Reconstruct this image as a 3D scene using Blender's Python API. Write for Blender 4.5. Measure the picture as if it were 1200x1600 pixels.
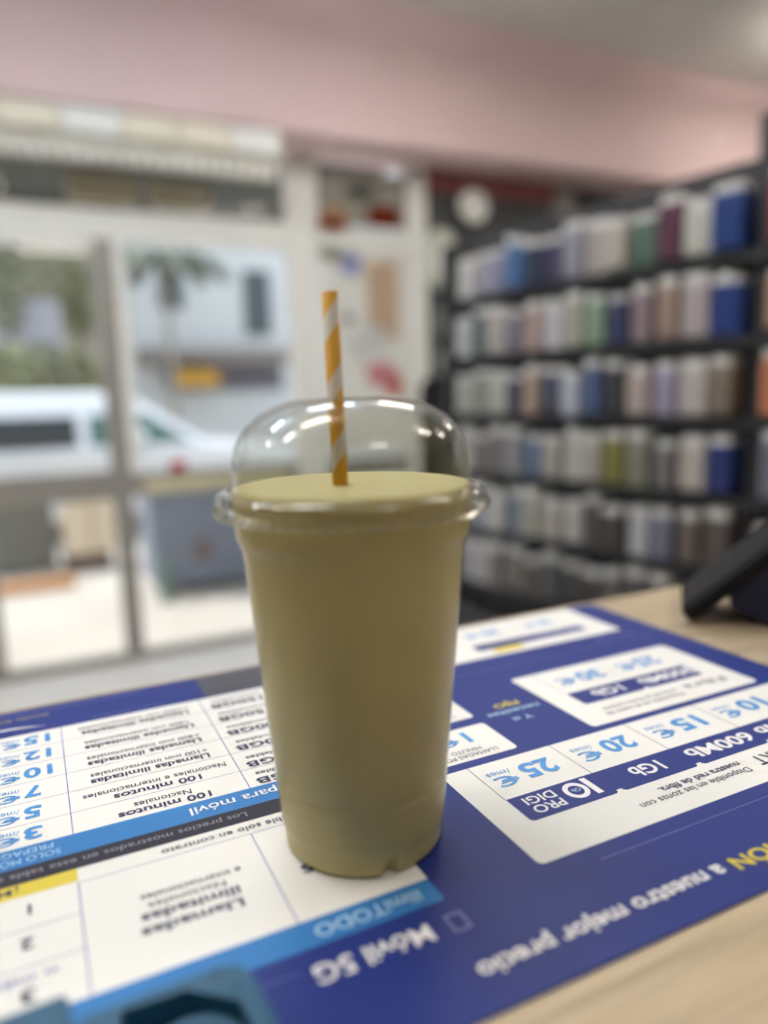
import bpy, bmesh, math, random
from mathutils import Vector, Matrix
random.seed(7)
SC = bpy.context.scene
COL = SC.collection
for o in list(bpy.data.objects): bpy.data.objects.remove(o)
pi = math.pi

# ------------------------------------------------------------------ camera, world, light, exposure
F_PX, PITCH, ROLL, YAW, CAM_H = 1150.4, math.radians(8.966), math.radians(-1.646), math.radians(25.593), 0.183
def cam_axes():
    fwd = Vector((0, math.cos(PITCH), -math.sin(PITCH))); r0 = Vector((1, 0, 0)); u0 = r0.cross(fwd)
    r = r0*math.cos(ROLL) + u0*math.sin(ROLL); u = u0*math.cos(ROLL) - r0*math.sin(ROLL)
    Rz = Matrix.Rotation(-YAW, 3, 'Z')
    return Rz @ r, Rz @ u, Rz @ fwd
CR, CU, CF = cam_axes()
CPOS = Vector((0, 0, CAM_H))
cd = bpy.data.cameras.new('camera'); cam = bpy.data.objects.new('camera', cd); COL.objects.link(cam)
m3 = Matrix((CR, CU, -CF)).transposed()
cam.matrix_world = Matrix.Translation(CPOS) @ m3.to_4x4()
cd.sensor_fit = 'HORIZONTAL'; cd.sensor_width = 36; cd.lens = 36*F_PX/1200
cd.clip_start = 0.01; cd.clip_end = 200
cd.dof.use_dof = True; cd.dof.focus_distance = 0.345; cd.dof.aperture_fstop = cd.lens/10.5
SC.camera = cam
SC.view_settings.view_transform = 'Standard'; SC.view_settings.look = 'None'; SC.view_settings.gamma = 1
SC.view_settings.exposure = 0.45
w = bpy.data.worlds.new('sky'); SC.world = w; w.use_nodes = True
bg = w.node_tree.nodes['Background']; bg.inputs['Color'].default_value = (0.80, 0.89, 1.0, 1); bg.inputs['Strength'].default_value = 1.3
sd = bpy.data.lights.new('sun', 'SUN'); sd.energy = 2.5; sd.angle = math.radians(1.0); sd.color = (1, .95, .87)
sun = bpy.data.objects.new('sun', sd); COL.objects.link(sun)
sun.rotation_euler = Vector((-0.55, 0.36, 0.75)).to_track_quat('Z', 'Y').to_euler()
LAMP_W = 22.0      # emission of the ceiling panels
FLOOR_Z = -1.0; CEIL_Z = 1.91

def ray(x, y): return CR*((x-600)/F_PX) - CU*((y-800)/F_PX) + CF
def atv(x, y, v):                                   # pixel on the vertical plane at distance v
    d = ray(x, y); return CPOS + d*(v/d.y)
def atz(x, y, z):                                   # pixel on the horizontal plane z
    d = ray(x, y); return CPOS + d*((z-CAM_H)/d.z)

# ------------------------------------------------------------------ materials
def lin(c):
    c = c/255.0
    return c/12.92 if c <= 0.04045 else ((c+0.055)/1.055)**2.4
def rgb(c): return (lin(c[0]), lin(c[1]), lin(c[2]), 1)
MATS = {}
def mat(name, c=(200, 200, 200), rough=.5, metal=0, spec=.5, vary=0, vscale=8, bump=0, bscale=200, stretch=(1, 1, 1), emit=0, sss=0, coat=0):
    if name in MATS: return MATS[name]
    m = bpy.data.materials.new(name); m.use_nodes = True; nt = m.node_tree; b = nt.nodes['Principled BSDF']
    b.inputs['Base Color'].default_value = rgb(c); b.inputs['Roughness'].default_value = rough
    b.inputs['Metallic'].default_value = metal; b.inputs['Specular IOR Level'].default_value = spec
    tc = nt.nodes.new('ShaderNodeTexCoord'); mp = nt.nodes.new('ShaderNodeMapping'); mp.inputs['Scale'].default_value = stretch
    nt.links.new(tc.outputs['Object'], mp.inputs['Vector'])
    n = nt.nodes.new('ShaderNodeTexNoise'); n.inputs['Scale'].default_value = vscale; n.inputs['Detail'].default_value = 4
    nt.links.new(mp.outputs['Vector'], n.inputs['Vector'])
    rp = nt.nodes.new('ShaderNodeValToRGB')
    k = max(vary, .012)
    c0 = [min(1, x*(1-k)) for x in rgb(c)[:3]]; c1 = [min(1, x*(1+k)) for x in rgb(c)[:3]]
    rp.color_ramp.elements[0].color = (*c0, 1); rp.color_ramp.elements[1].color = (*c1, 1)
    rp.color_ramp.elements[0].position = .3; rp.color_ramp.elements[1].position = .7
    nt.links.new(n.outputs['Fac'], rp.inputs['Fac']); nt.links.new(rp.outputs['Color'], b.inputs['Base Color'])
    if bump:
        n2 = nt.nodes.new('ShaderNodeTexNoise'); n2.inputs['Scale'].default_value = bscale
        nt.links.new(mp.outputs['Vector'], n2.inputs['Vector'])
        bp = nt.nodes.new('ShaderNodeBump'); bp.inputs['Strength'].default_value = bump; bp.inputs['Distance'].default_value = .001
        nt.links.new(n2.outputs['Fac'], bp.inputs['Height']); nt.links.new(bp.outputs['Normal'], b.inputs['Normal'])
    if emit:
        b.inputs['Emission Color'].default_value = rgb(c); b.inputs['Emission Strength'].default_value = emit
    if sss:
        b.inputs['Subsurface Weight'].default_value = sss; b.inputs['Subsurface Radius'].default_value = (1, .8, .35); b.inputs['Subsurface Scale'].default_value = .012
    if coat:
        b.inputs['Coat Weight'].default_value = coat; b.inputs['Coat Roughness'].default_value = .12
    MATS[name] = m; return m
def clear(name, ior=1.45, rough=.02, tint=(255, 255, 255), gain=1.0):
    """thin clear sheet: a see-through film with a Fresnel reflection"""
    if name in MATS: return MATS[name]
    m = bpy.data.materials.new(name); m.use_nodes = True; nt = m.node_tree
    for n in list(nt.nodes): nt.nodes.remove(n)
    out = nt.nodes.new('ShaderNodeOutputMaterial'); mx = nt.nodes.new('ShaderNodeMixShader')
    t = nt.nodes.new('ShaderNodeBsdfTransparent'); t.inputs['Color'].default_value = rgb(tint)
    g = nt.nodes.new('ShaderNodeBsdfGlossy'); g.inputs['Roughness'].default_value = rough; g.inputs['Color'].default_value = (1, 1, 1, 1)
    fr = nt.nodes.new('ShaderNodeFresnel'); fr.inputs['IOR'].default_value = ior
    ge = nt.nodes.new('ShaderNodeNewGeometry'); mr = nt.nodes.new('ShaderNodeMapRange'); mr.inputs['To Min'].default_value = ior; mr.inputs['To Max'].default_value = 1/ior
    nt.links.new(ge.outputs['Backfacing'], mr.inputs['Value']); nt.links.new(mr.outputs[0], fr.inputs['IOR'])
    mu = nt.nodes.new('ShaderNodeMath'); mu.operation = 'MULTIPLY'; mu.inputs[1].default_value = gain; mu.use_clamp = True
    nt.links.new(fr.outputs[0], mu.inputs[0]); nt.links.new(mu.outputs[0], mx.inputs[0])
    nt.links.new(t.outputs[0], mx.inputs[1]); nt.links.new(g.outputs[0], mx.inputs[2]); nt.links.new(mx.outputs[0], out.inputs[0])
    MATS[name] = m; return m
def translucent(name, c, amt=.5):
    if name in MATS: return MATS[name]
    m = bpy.data.materials.new(name); m.use_nodes = True; nt = m.node_tree
    for n in list(nt.nodes): nt.nodes.remove(n)
    out = nt.nodes.new('ShaderNodeOutputMaterial'); mx = nt.nodes.new('ShaderNodeMixShader'); mx.inputs[0].default_value = amt
    d = nt.nodes.new('ShaderNodeBsdfDiffuse'); t = nt.nodes.new('ShaderNodeBsdfTranslucent')
    d.inputs['Color'].default_value = rgb(c); t.inputs['Color'].default_value = rgb(c)
    nt.links.new(d.outputs[0], mx.inputs[1]); nt.links.new(t.outputs[0], mx.inputs[2]); nt.links.new(mx.outputs[0], out.inputs[0])
    MATS[name] = m; return m
def obj_colour_mat(name, rough=.4, k=1.0):
    """one material, colour taken from each object's own colour"""
    if name in MATS: return MATS[name]
    m = bpy.data.materials.new(name); m.use_nodes = True; nt = m.node_tree; b = nt.nodes['Principled BSDF']
    oi = nt.nodes.new('ShaderNodeObjectInfo'); b.inputs['Roughness'].default_value = rough
    tc = nt.nodes.new('ShaderNodeTexCoord'); n = nt.nodes.new('ShaderNodeTexNoise'); n.inputs['Scale'].default_value = 30
    nt.links.new(tc.outputs['Object'], n.inputs['Vector'])
    mr = nt.nodes.new('ShaderNodeMapRange'); mr.inputs['To Min'].default_value = .85*k; mr.inputs['To Max'].default_value = 1.1*k
    nt.links.new(n.outputs['Fac'], mr.inputs['Value'])
    vm = nt.nodes.new('ShaderNodeVectorMath'); vm.operation = 'SCALE'
    nt.links.new(oi.outputs['Color'], vm.inputs[0]); nt.links.new(mr.outputs[0], vm.inputs['Scale'])
    nt.links.new(vm.outputs[0], b.inputs['Base Color'])
    MATS[name] = m; return m
def wood_mat(name, c0, c1, scale=9, stretch=(1, 9, 9), rough=.45):
    if name in MATS: return MATS[name]
    m = bpy.data.materials.new(name); m.use_nodes = True; nt = m.node_tree; b = nt.nodes['Principled BSDF']
    b.inputs['Roughness'].default_value = rough
    tc = nt.nodes.new('ShaderNodeTexCoord'); mp = nt.nodes.new('ShaderNodeMapping'); mp.inputs['Scale'].default_value = stretch
    mp.inputs['Rotation'].default_value = (0, 0, math.radians(4))
    nt.links.new(tc.outputs['Object'], mp.inputs['Vector'])
    n = nt.nodes.new('ShaderNodeTexNoise'); n.inputs['Scale'].default_value = scale; n.inputs['Detail'].default_value = 6; n.inputs['Distortion'].default_value = .6
    nt.links.new(mp.outputs['Vector'], n.inputs['Vector'])
    rp = nt.nodes.new('ShaderNodeValToRGB'); rp.color_ramp.elements[0].color = rgb(c0); rp.color_ramp.elements[1].color = rgb(c1)
    rp.color_ramp.elements[0].position = .32; rp.color_ramp.elements[1].position = .62
    nt.links.new(n.outputs['Fac'], rp.inputs['Fac']); nt.links.new(rp.outputs['Color'], b.inputs['Base Color'])
    bp = nt.nodes.new('ShaderNodeBump'); bp.inputs['Strength'].default_value = .15; bp.inputs['Distance'].default_value = .0005
    nt.links.new(n.outputs['Fac'], bp.inputs['Height']); nt.links.new(bp.outputs['Normal'], b.inputs['Normal'])
    MATS[name] = m; return m
def stripe_mat(name, c0, c1, period):
    m = bpy.data.materials.new(name); m.use_nodes = True; nt = m.node_tree; b = nt.nodes['Principled BSDF']; b.inputs['Roughness'].default_value = .6
    L = nt.links.new
    def mth(op, a=None, c=None, v=None):
        n = nt.nodes.new('ShaderNodeMath'); n.operation = op
        if a is not None: L(a, n.inputs[0])
        if c is not None: L(c, n.inputs[1])
        if v is not None: n.inputs[1].default_value = v
        return n.outputs[0]
    tc = nt.nodes.new('ShaderNodeTexCoord'); sp = nt.nodes.new('ShaderNodeSeparateXYZ'); L(tc.outputs['Object'], sp.inputs[0])
    at = mth('ARCTAN2', sp.outputs['Y'], sp.outputs['X']); a1 = mth('DIVIDE', at, v=2*pi)
    z1 = mth('DIVIDE', sp.outputs['Z'], v=period)
    s = mth('SUBTRACT', z1, a1); s2 = mth('ADD', s, v=9.94); fr = mth('FRACT', s2); st = mth('GREATER_THAN', fr, v=.64)
    mx = nt.nodes.new('ShaderNodeMix'); mx.data_type = 'RGBA'; L(st, mx.inputs['Factor'])
    mx.inputs['A'].default_value = rgb(c0); mx.inputs['B'].default_value = rgb(c1); L(mx.outputs['Result'], b.inputs['Base Color'])
    return m

# ------------------------------------------------------------------ mesh helpers
def link(name, bm, m=None, parent=None, smooth=False, loc=None, rz=None):
    me = bpy.data.meshes.new(name); bmesh.ops.recalc_face_normals(bm, faces=bm.faces); bm.to_mesh(me); bm.free()
    ms = m if isinstance(m, (list, tuple)) else [m]
    for x in ms:
        if x: me.materials.append(x)
    if smooth:
        for p in me.polygons: p.use_smooth = True
    o = bpy.data.objects.new(name, me); COL.objects.link(o)
    if parent: o.parent = parent
    if loc is not None: o.location = loc
    if rz is not None: o.rotation_euler = (0, 0, rz)
    return o
def tag(o, label=None, cat=None, group=None, kind=None):
    if label: o['label'] = label
    if cat: o['category'] = cat
    if group: o['group'] = group
    if kind: o['kind'] = kind
    return o
def empty(name, loc=(0, 0, 0), rz=0):
    o = bpy.data.objects.new(name, None); o.empty_display_size = .05; COL.objects.link(o); o.location = loc; o.rotation_euler = (0, 0, rz); return o
def box(bm, a, b, mi=0, bevel=0):
    x0, y0, z0 = [min(a[i], b[i]) for i in range(3)]; x1, y1, z1 = [max(a[i], b[i]) for i in range(3)]
    v = [bm.verts.new(p) for p in ((x0,y0,z0),(x1,y0,z0),(x1,y1,z0),(x0,y1,z0),(x0,y0,z1),(x1,y0,z1),(x1,y1,z1),(x0,y1,z1))]
    fs = [bm.faces.new([v[i] for i in q]) for q in ((3,2,1,0),(4,5,6,7),(0,1,5,4),(1,2,6,5),(2,3,7,6),(3,0,4,7))]
    for f in fs: f.material_index = mi
    if bevel:
        es = list({e for f in fs for e in f.edges})
        r = bmesh.ops.bevel(bm, geom=es, offset=bevel, segments=2, affect='EDGES', profile=.5)
        for f in r['faces']: f.material_index = mi
def B(name, a, b, m, parent=None, bevel=0, **k):
    bm = bmesh.new(); box(bm, a, b, 0, bevel); return link(name, bm, m, parent, **k)
def lathe(bm, prof, n=96, cx=0, cy=0, mi=0, mod=None, cap0=False, cap1=False):
    rings = []
    for r, z in prof:
        ring = []
        for i in range(n):
            a = 2*pi*i/n; rr = r + (mod(r, z, a) if mod else 0)
            ring.append(bm.verts.new((cx+rr*math.cos(a), cy+rr*math.sin(a), z)))
        rings.append(ring)
    for p, q in zip(rings, rings[1:]):
        for i in range(n):
            f = bm.faces.new((p[i], p[(i+1) % n], q[(i+1) % n], q[i])); f.material_index = mi
    if cap0: bm.faces.new(rings[0][::-1])
    if cap1: bm.faces.new(rings[-1])
    return rings
def prism(bm, pts, axis, a, b, mi=0):
    """outline pts (2D) pushed along axis ('x','y','z') from a to b"""
    def P(p, t):
        return {'x': (t, p[0], p[1]), 'y': (p[0], t, p[1]), 'z': (p[0], p[1], t)}[axis]
    v0 = [bm.verts.new(P(p, a)) for p in pts]; v1 = [bm.verts.new(P(p, b)) for p in pts]; n = len(pts)
    fs = [bm.faces.new(v0[::-1]), bm.faces.new(v1)]
    for i in range(n): fs.append(bm.faces.new((v0[i], v0[(i+1) % n], v1[(i+1) % n], v1[i])))
    for f in fs: f.material_index = mi
def rrect(x0, y0, x1, y1, r=0, corners=(1, 1, 1, 1), seg=6):
    """rounded rectangle outline, corners in order (x0y0, x1y0, x1y1, x0y1)"""
    out = []
    for k, (cx, cy, a0) in enumerate(((x0, y0, pi), (x1, y0, 1.5*pi), (x1, y1, 0), (x0, y1, .5*pi))):
        if corners[k] and r:
            ox = cx + (r if cx == x0 else -r); oy = cy + (r if cy == y0 else -r)
            out += [(ox + r*math.cos(a0 + pi/2*i/seg), oy + r*math.sin(a0 + pi/2*i/seg)) for i in range(seg+1)]
        else: out.append((cx, cy))
    return out
def tube(bm, pts, r, n=8, mi=0):
    pts = [Vector(p) for p in pts]; rings = []
    for i, p in enumerate(pts):
        t = (pts[min(i+1, len(pts)-1)] - pts[max(i-1, 0)]).normalized()
        s = t.orthogonal().normalized() if abs(t.z) < .9 else Vector((1, 0, 0)); s = (s - t*s.dot(t)).normalized(); q = t.cross(s)
        rr = r[i] if isinstance(r, (list, tuple)) else r
        rings.append([bm.verts.new(p + s*rr*math.cos(2*pi*k/n) + q*rr*math.sin(2*pi*k/n)) for k in range(n)])
    for a, b in zip(rings, rings[1:]):
        for k in range(n): bm.faces.new((a[k], a[(k+1) % n], b[(k+1) % n], b[k])).material_index = mi
    bm.faces.new(rings[0][::-1]).material_index = mi; bm.faces.new(rings[-1]).material_index = mi
def structure(name, a, b, m, bevel=0):
    o = B(name, a, b, m, bevel=bevel); o['kind'] = 'structure'; return o

# ------------------------------------------------------------------ room shell
M_ceil = mat('white_ceiling_paint', (228, 228, 226), .9, vary=.04, vscale=2)
M_pink = mat('pink_wall_paint', (228, 202, 204), .85, vary=.03, vscale=2)
M_maroon = mat('dark_rose_paint', (140, 84, 84), .8, vary=.05)
M_white = mat('white_frame_paint', (234, 234, 230), .45, vary=.02)
M_grey_al = mat('grey_aluminium', (150, 146, 140), .45, metal=.2, vary=.03)
M_slat = mat('dark_grey_slatwall', (72, 74, 76), .6, vary=.06, vscale=5)
M_wall = mat('warm_grey_wall_paint', (128, 126, 124), .9, vary=.04, vscale=2)
M_floor = mat('pale_floor_tile', (226, 223, 218), .2, vary=.05, vscale=3)
M_glass = clear('window_glass', 1.45, .0, gain=.6)

U0, U1, V0, V1 = -3.2, 5.6, -3.0, 3.5
structure('floor', (U0, V0, FLOOR_Z-.1), (U1, V1+.06, FLOOR_Z), M_floor)
# ceiling slab with the slightly skewed front edge that meets the bulkhead
bm = bmesh.new(); prism(bm, [(U0, V0), (U1, V0), (U1, 3.20), (U0, 3.20)], 'z', CEIL_Z, CEIL_Z+.1); tag(link('ceiling', bm, M_ceil), kind='structure')
structure('wall_bulkhead', (U0, 3.2, 1.32), (U1, 3.56, CEIL_Z+.1), M_pink)
structure('wall_left', (U0-.1, V0, FLOOR_Z), (U0, 3.56, CEIL_Z+.1), M_wall)
structure('wall_right', (U1, V0, FLOOR_Z), (U1+.1, 3.56, CEIL_Z+.1), M_wall)
structure('wall_rear', (U0, V0-.1, FLOOR_Z), (U1, V0, CEIL_Z+.1), M_wall)
structure('wall_front_left', (U0, 3.5, FLOOR_Z), (-1.35, 3.56, 1.32), M_wall)
# dark slatwall part of the front wall, right of the windows
bm = bmesh.new(); box(bm, (1.96, 3.52, FLOOR_Z), (U1, 3.6, 1.32))
z = FLOOR_Z + .03
while z < 1.20:
    box(bm, (1.965, 3.49, z), (2.76, 3.521, min(z+.085, 1.22))); box(bm, (2.90, 3.49, z), (U1, 3.521, min(z+.085, 1.32))); z += .10
tag(link('wall_front_right', bm, M_slat), kind='structure')
structure('trim_1', (1.965, 3.45, 1.215), (2.76, 3.50, 1.319), M_maroon)
structure('trim_2', (2.76, 3.44, FLOOR_Z), (2.90, 3.52, 1.319), M_grey_al)
structure('baseboard_right', (2.90, 3.46, FLOOR_Z), (U1, 3.489, FLOOR_Z+.08), M_grey_al)

def frame(name, kind_parts, glass, y=(3.47, 3.53)):
    r = empty(name); r['kind'] = 'structure'
    for nm, a, b, m in kind_parts: B(nm, (a[0], y[0], a[1]), (b[0], y[1], b[1]), m, r, bevel=.004)
    for a, b in glass: B('glass_pane', (a[0], 3.497, a[1]), (b[0], 3.503, b[1]), M_glass, r)
    return r
# far left glazing, door with its stile, middle window, right window, transom lights
frame('window_1', [('jamb', (-1.35, -1.0), (-1.28, .88), M_white), ('sill', (-1.28, -1.0), (-.28, -.95), M_grey_al), ('rail', (-1.28, -.24), (-.28, -.11), M_grey_al)],
      [((-1.28, -.95), (-.28, -.24)), ((-1.28, -.11), (-.28, .88))])
frame('door_1', [('stile', (-.28, -1.0), (-.17, .88), M_grey_al), ('stile', (.325, -1.0), (.405, .88), M_grey_al), ('rail', (-.17, -.24), (.325, -.115), M_grey_al),
                 ('bottom_rail', (-.17, -1.0), (.325, -.965), M_grey_al), ('top_rail', (-.17, .84), (.325, .88), M_white)],
      [((-.17, -.965), (.325, -.24)), ((-.17, -.115), (.325, .84))])
frame('window_2', [('bottom_rail', (.405, -1.0), (1.20, -.965), M_grey_al), ('rail', (.405, -.235), (1.20, -.13), M_grey_al), ('jamb', (.405, -.13), (.45, .88), M_white)],
      [((.405, -.965), (1.20, -.235)), ((.45, -.13), (1.20, .88))])
frame('window_3', [('post', (1.20, -1.0), (1.36, 1.32), M_white), ('bottom_rail', (1.36, -1.0), (1.83, -.93), M_grey_al), ('rail', (1.36, -.235), (1.83, -.13), M_grey_al),
                   ('transom', (1.36, .93), (1.83, 1.0), M_white), ('post', (1.83, -1.0), (1.955, 1.32), M_white)],
      [((1.36, -.93), (1.83, -.235)), ((1.36, -.13), (1.83, .93)), ((1.36, 1.0), (1.83, 1.32))])
frame('window_4', [('transom', (-1.35, .88), (1.20, 1.0), M_white), ('mullion', (-.06, 1.0), (-.02, 1.32), M_grey_al)], [((-1.35, 1.0), (-.06, 1.32)), ((-.02, 1.0), (1.20, 1.32))])

# ------------------------------------------------------------------ counter
M_wood = wood_mat('light_oak_laminate', (146, 130, 106), (186, 170, 144), 7, (1, 10, 10), .42)
ct = empty('shop_counter', (0, 0, FLOOR_Z)); tag(ct, 'light oak laminate shop counter carrying the blue tariff mat', 'counter')
B('worktop', (-1.0, -.20, -.035-FLOOR_Z), (2.0, .486, 0-FLOOR_Z), M_wood, ct, bevel=.002)
B('base_cabinet', (-.97, -.17, 0), (1.97, .455, -.036-FLOOR_Z), mat('counter_front_laminate', (160, 150, 138), .5), ct)

# ------------------------------------------------------------------ tariff mat (mm in the mat's own frame; text runs toward -u)
mroot = empty('tariff_mat', (0, 0, 0)); tag(mroot, 'large glossy blue printed tariff mat with white price cards lying on counter', 'desk mat')
GL = dict(rough=.30, coat=.25)
INK = {'navy': mat('navy_print', (38, 54, 126), .44, spec=.22, vary=.03), 'white': mat('white_print', (232, 232, 230), .44, spec=.22, vary=.015, vscale=20),
       'sky': mat('sky_blue_print', (56, 122, 188), .44, spec=.22), 'black': mat('charcoal_print', (46, 44, 58), .44, spec=.22),
       'ink': mat('dark_navy_ink', (44, 44, 84), .4), 'line': mat('violet_rule_ink', (104, 108, 180), .4), 'price': mat('price_blue_ink', (62, 142, 214), .4),
       'yellow': mat('yellow_print', (214, 196, 66), .35), 'lav': mat('lavender_ink', (116, 124, 190), .4), 'grey': mat('grey_ink', (150, 150, 162), .4),
       'paper': mat('white_ink', (238, 238, 242), .4), 'slate': mat('slate_print', (66, 66, 78), .35), 'pale': mat('pale_blue_ink', (170, 205, 236), .4)}
KEYS = list(INK); IDX = {k: i for i, k in enumerate(KEYS)}; INKS = [INK[k] for k in KEYS]
bm = bmesh.new(); prism(bm, [(x/1000, y/1000) for x, y in rrect(-95, 161, 423, 477.5, 2.5)], 'z', .0002, .0010)
sheet = link('sheet', bm, INK['navy'], mroot)
LAY = [.00108, .00114, .00120, .00126]
class Panel:
    def __init__(s, name): s.name = name; s.bm = bmesh.new(); s.txs = {}; s.grp = 0
    def shape(s, pts, ink, lay=0):
        vs = [s.bm.verts.new((x/1000, y/1000, LAY[lay])) for x, y in pts]; f = s.bm.faces.new(vs); f.material_index = IDX[ink]
        f.normal_update()
        if f.normal.z < 0: f.normal_flip()
    def rect(s, x0, y0, x1, y1, ink, lay=0, r=0, corners=(1, 1, 1, 1)): s.shape(rrect(x0, y0, x1, y1, r, corners), ink, lay)
    def hline(s, x0, x1, y, w=.35, ink='line', lay=1): s.rect(x0, y-w/2, x1, y+w/2, ink, lay)
    def vline(s, x, y0, y1, w=.35, ink='line', lay=1): s.rect(x-w/2, y0, x+w/2, y1, ink, lay)
    def text(s, t, us, ue, vb, vt, ink, bold=0.0, align='start'):
        """us: u of the first letter, ue: u of the last (None keeps natural width), vb baseline, vt cap top"""
        me = text_mesh(t, bold); cap = CAP[0]
        xs = [v.co.x for v in me.vertices]; x0, x1 = min(xs), max(xs)
        sy = (vb-vt)/cap; sx = (us-ue)/(x1-x0) if ue is not None else sy*1.08
        key = (ink, s.grp); tx = s.txs[key] if key in s.txs else s.txs.setdefault(key, bmesh.new()); tmp = []
        for k, p in enumerate(me.polygons):          # each facet a hair apart, so crossing strokes never share a plane
            f = tx.faces.new([tx.verts.new(((us-(me.vertices[q].co.x-x0)*sx)/1000, (vb-me.vertices[q].co.y*sy)/1000, LAY[3]+2.5e-6*(k % 13))) for q in p.vertices])
            f.normal_update()
            if f.normal.z < 0: f.normal_flip()
            f.material_index = IDX[ink]
    def build(s):
        def fin(bm, nm, par):
            me = bpy.data.meshes.new(nm); bm.to_mesh(me); bm.free()
            used = sorted({p.material_index for p in me.polygons}); rem = {k: i for i, k in enumerate(used)}
            for p in me.polygons: p.material_index = rem[p.material_index]
            for k in used: me.materials.append(INKS[k])
            for k, p in enumerate(me.polygons): pass
            o = bpy.data.objects.new(nm, me); COL.objects.link(o); o.parent = par; return o
        o = fin(s.bm, s.name, mroot)
        nmz = {'price': 'price_lettering', 'ink': 'dark_lettering', 'paper': 'white_lettering', 'yellow': 'yellow_lettering', 'lav': 'lavender_lettering', 'grey': 'grey_lettering', 'pale': 'pale_blue_lettering'}
        for k, b in s.txs.items(): fin(b, nmz[k[0]], o)
        return o
_tc = {}
def text_mesh(t, bold):
    k = (t, bold)
    if k in _tc: return _tc[k]
    c = bpy.data.curves.new('t', 'FONT'); c.body = t; c.size = 1; c.offset = bold; c.resolution_u = 3; c.fill_mode = 'FRONT'
    o = bpy.data.objects.new('t', c); COL.objects.link(o); dg = bpy.context.evaluated_depsgraph_get(); dg.update()
    me = bpy.data.meshes.new_from_object(o.evaluated_get(dg)); bpy.data.objects.remove(o); bpy.data.curves.remove(c); _tc[k] = me; return me
_h = text_mesh('H', 0.0); CAP = [max(v.co.y for v in _h.vertices)]
BD = .022

# -- upper price table
p = Panel('prepaid_price_table')
p.rect(-95, 322, 121.5, 440, 'white'); p.rect(-95, 307, 121.5, 322, 'sky'); p.rect(-95, 295.5, 121.5, 307, 'black')
p.rect(85, 441.5, 130, 476, 'slate')
for y in (420, 400, 380, 360, 340): p.hline(-95, 121.5, y, .3)
p.vline(1.9, 322, 440, .45); p.vline(79.7, 322, 440, .45)
for k, (pr, gb, c2, c2n, us2, ue2, usn, uen) in enumerate([
    ('15', '150GB', 'Llamadas ilimitadas', '+1000 min internacionales', 71, 12, 72, 10.5), ('12', '50GB', 'Llamadas ilimitadas', '+800 min internacionales', 70, 12.4, 68.5, 12.6),
    ('10', '100GB', 'Llamadas ilimitadas', '+400 min internacionales', 70, 12.4, 70.3, 12.4), ('7', '50GB', 'Llamadas ilimitadas', '+100 min internacionales', 70, 12.3, 70.1, 12.6),
    ('5', '25GB', '100 minutos', 'Nacionales e internacionales', 61.5, 20.8, 75, 7.8), ('3', '5GB', '100 minutos', 'Nacionales', 62.3, 20.9, 54.3, 28.4)]):
    v = [420, 400, 380, 360, 340, 322][k]; g = 0 if k < 5 else -.6
    if len(pr) == 2: p.text(pr, -4.0, -17.3, v+14.6, v+4.6, 'price', BD*1.3)
    else: p.text(pr, -9.8, -17.2, v+14.4+g, v+4.6, 'price', BD*1.3)
    p.text('€', -18.6, -27.6, v+9.8, v+3.6, 'price', .010); p.text('/mes', -19.0, -28.6, v+14.4+g, v+10.4+g, 'price')
    p.text(c2, us2, ue2, v+6.9, v+2.0, 'ink', BD); p.text(c2n, usn, uen, v+13.0, v+8.8, 'ink', .004)
    st = {5: 116, 4: 111, 3: 106}[len(gb)]
    p.text(gb, st, 84.2, v+7.0, v+1.4, 'ink', BD*1.2); p.text('acumulables', 116, 85.8, v+13.2, v+9.8, 'ink', .01)
p.text('Planes para móvil', 118, 50.1, 317.3, 311.3, 'paper', .01)
p.text('SOLO MÓVIL', -3.4, -33, 313.6, 309.6, 'pale'); p.text('PREPAGO', -6, -30, 319.4, 315.4, 'pale')
p.text('Los precios mostrados en esta tabla se aplican sin', 72.2, -58, 302.8, 299.2, 'grey', 0)
# header strip text
p.grp = 1
for i, y in enumerate((475, 472.2, 469.4)): p.text('condiciones de las tarifas vigentes consulta precios y cobertura en nuestra web', 60-6*i, -90, y, y-1.3, 'lav')
p.text('llamadas ilimitadas y datos', -4, -60, 464.2, 461.6, 'yellow'); p.text('acumulables sin permanencia', 60, 18, 446, 444, 'lav')
p.grp = 2
p.text('precios finales con impuestos incluidos', 122, 87, 458, 456.6, 'grey'); p.text('consulta las condiciones', 120, 88, 470, 468.6, 'grey')
arc = [(-6 - 2.2*i, 447.2 + 4.6*math.sin(i/20*pi)) for i in range(21)]
p.shape([(x, y) for x, y in arc] + [(x, y-1.6*math.sin(i/20*pi)-.25) for i, (x, y) in reversed(list(enumerate(arc)))], 'paper', 1)
p.build()

# -- lower mobile table
p = Panel('mobile_price_table')
p.rect(-95, 224.6, 121.5, 295.5, 'white'); p.rect(-95, 211.5, 121.5, 224.6, 'sky', 0, 1.5, (0, 1, 0, 0)); p.rect(-95, 287, 1.8, 295.5, 'yellow', 1)
p.hline(1.8, 121.5, 285.6, .35); p.vline(1.8, 224.6, 286, .5); p.vline(69.8, 224.6, 285.6, .45)
for y in (266.9, 247.3): p.hline(-95, 1.8, y, .35)
p.text('Disponible solo en contrato', 104, 33.7, 291.6, 287.9, 'ink', .006)
p.grp = 1
p.text('Llamadas', 55.8, 19.8, 247.3, 242.6, 'ink', BD); p.text('ilimitadas', 56.4, 20.6, 254.8, 250.0, 'ink', BD)
p.text('Nacionales', 52.4, 24, 260.4, 256.8, 'ink', .004); p.text('e internacionales', 59.7, 22, 266.0, 262.4, 'ink', .004)
p.grp = 2
p.text('GIGAS', 112, 80.6, 254.6, 249.4, 'ink', BD*1.2); p.text('ilimitados', 108, 81.8, 262.8, 259.2, 'ink')
p.grp = 3
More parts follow.
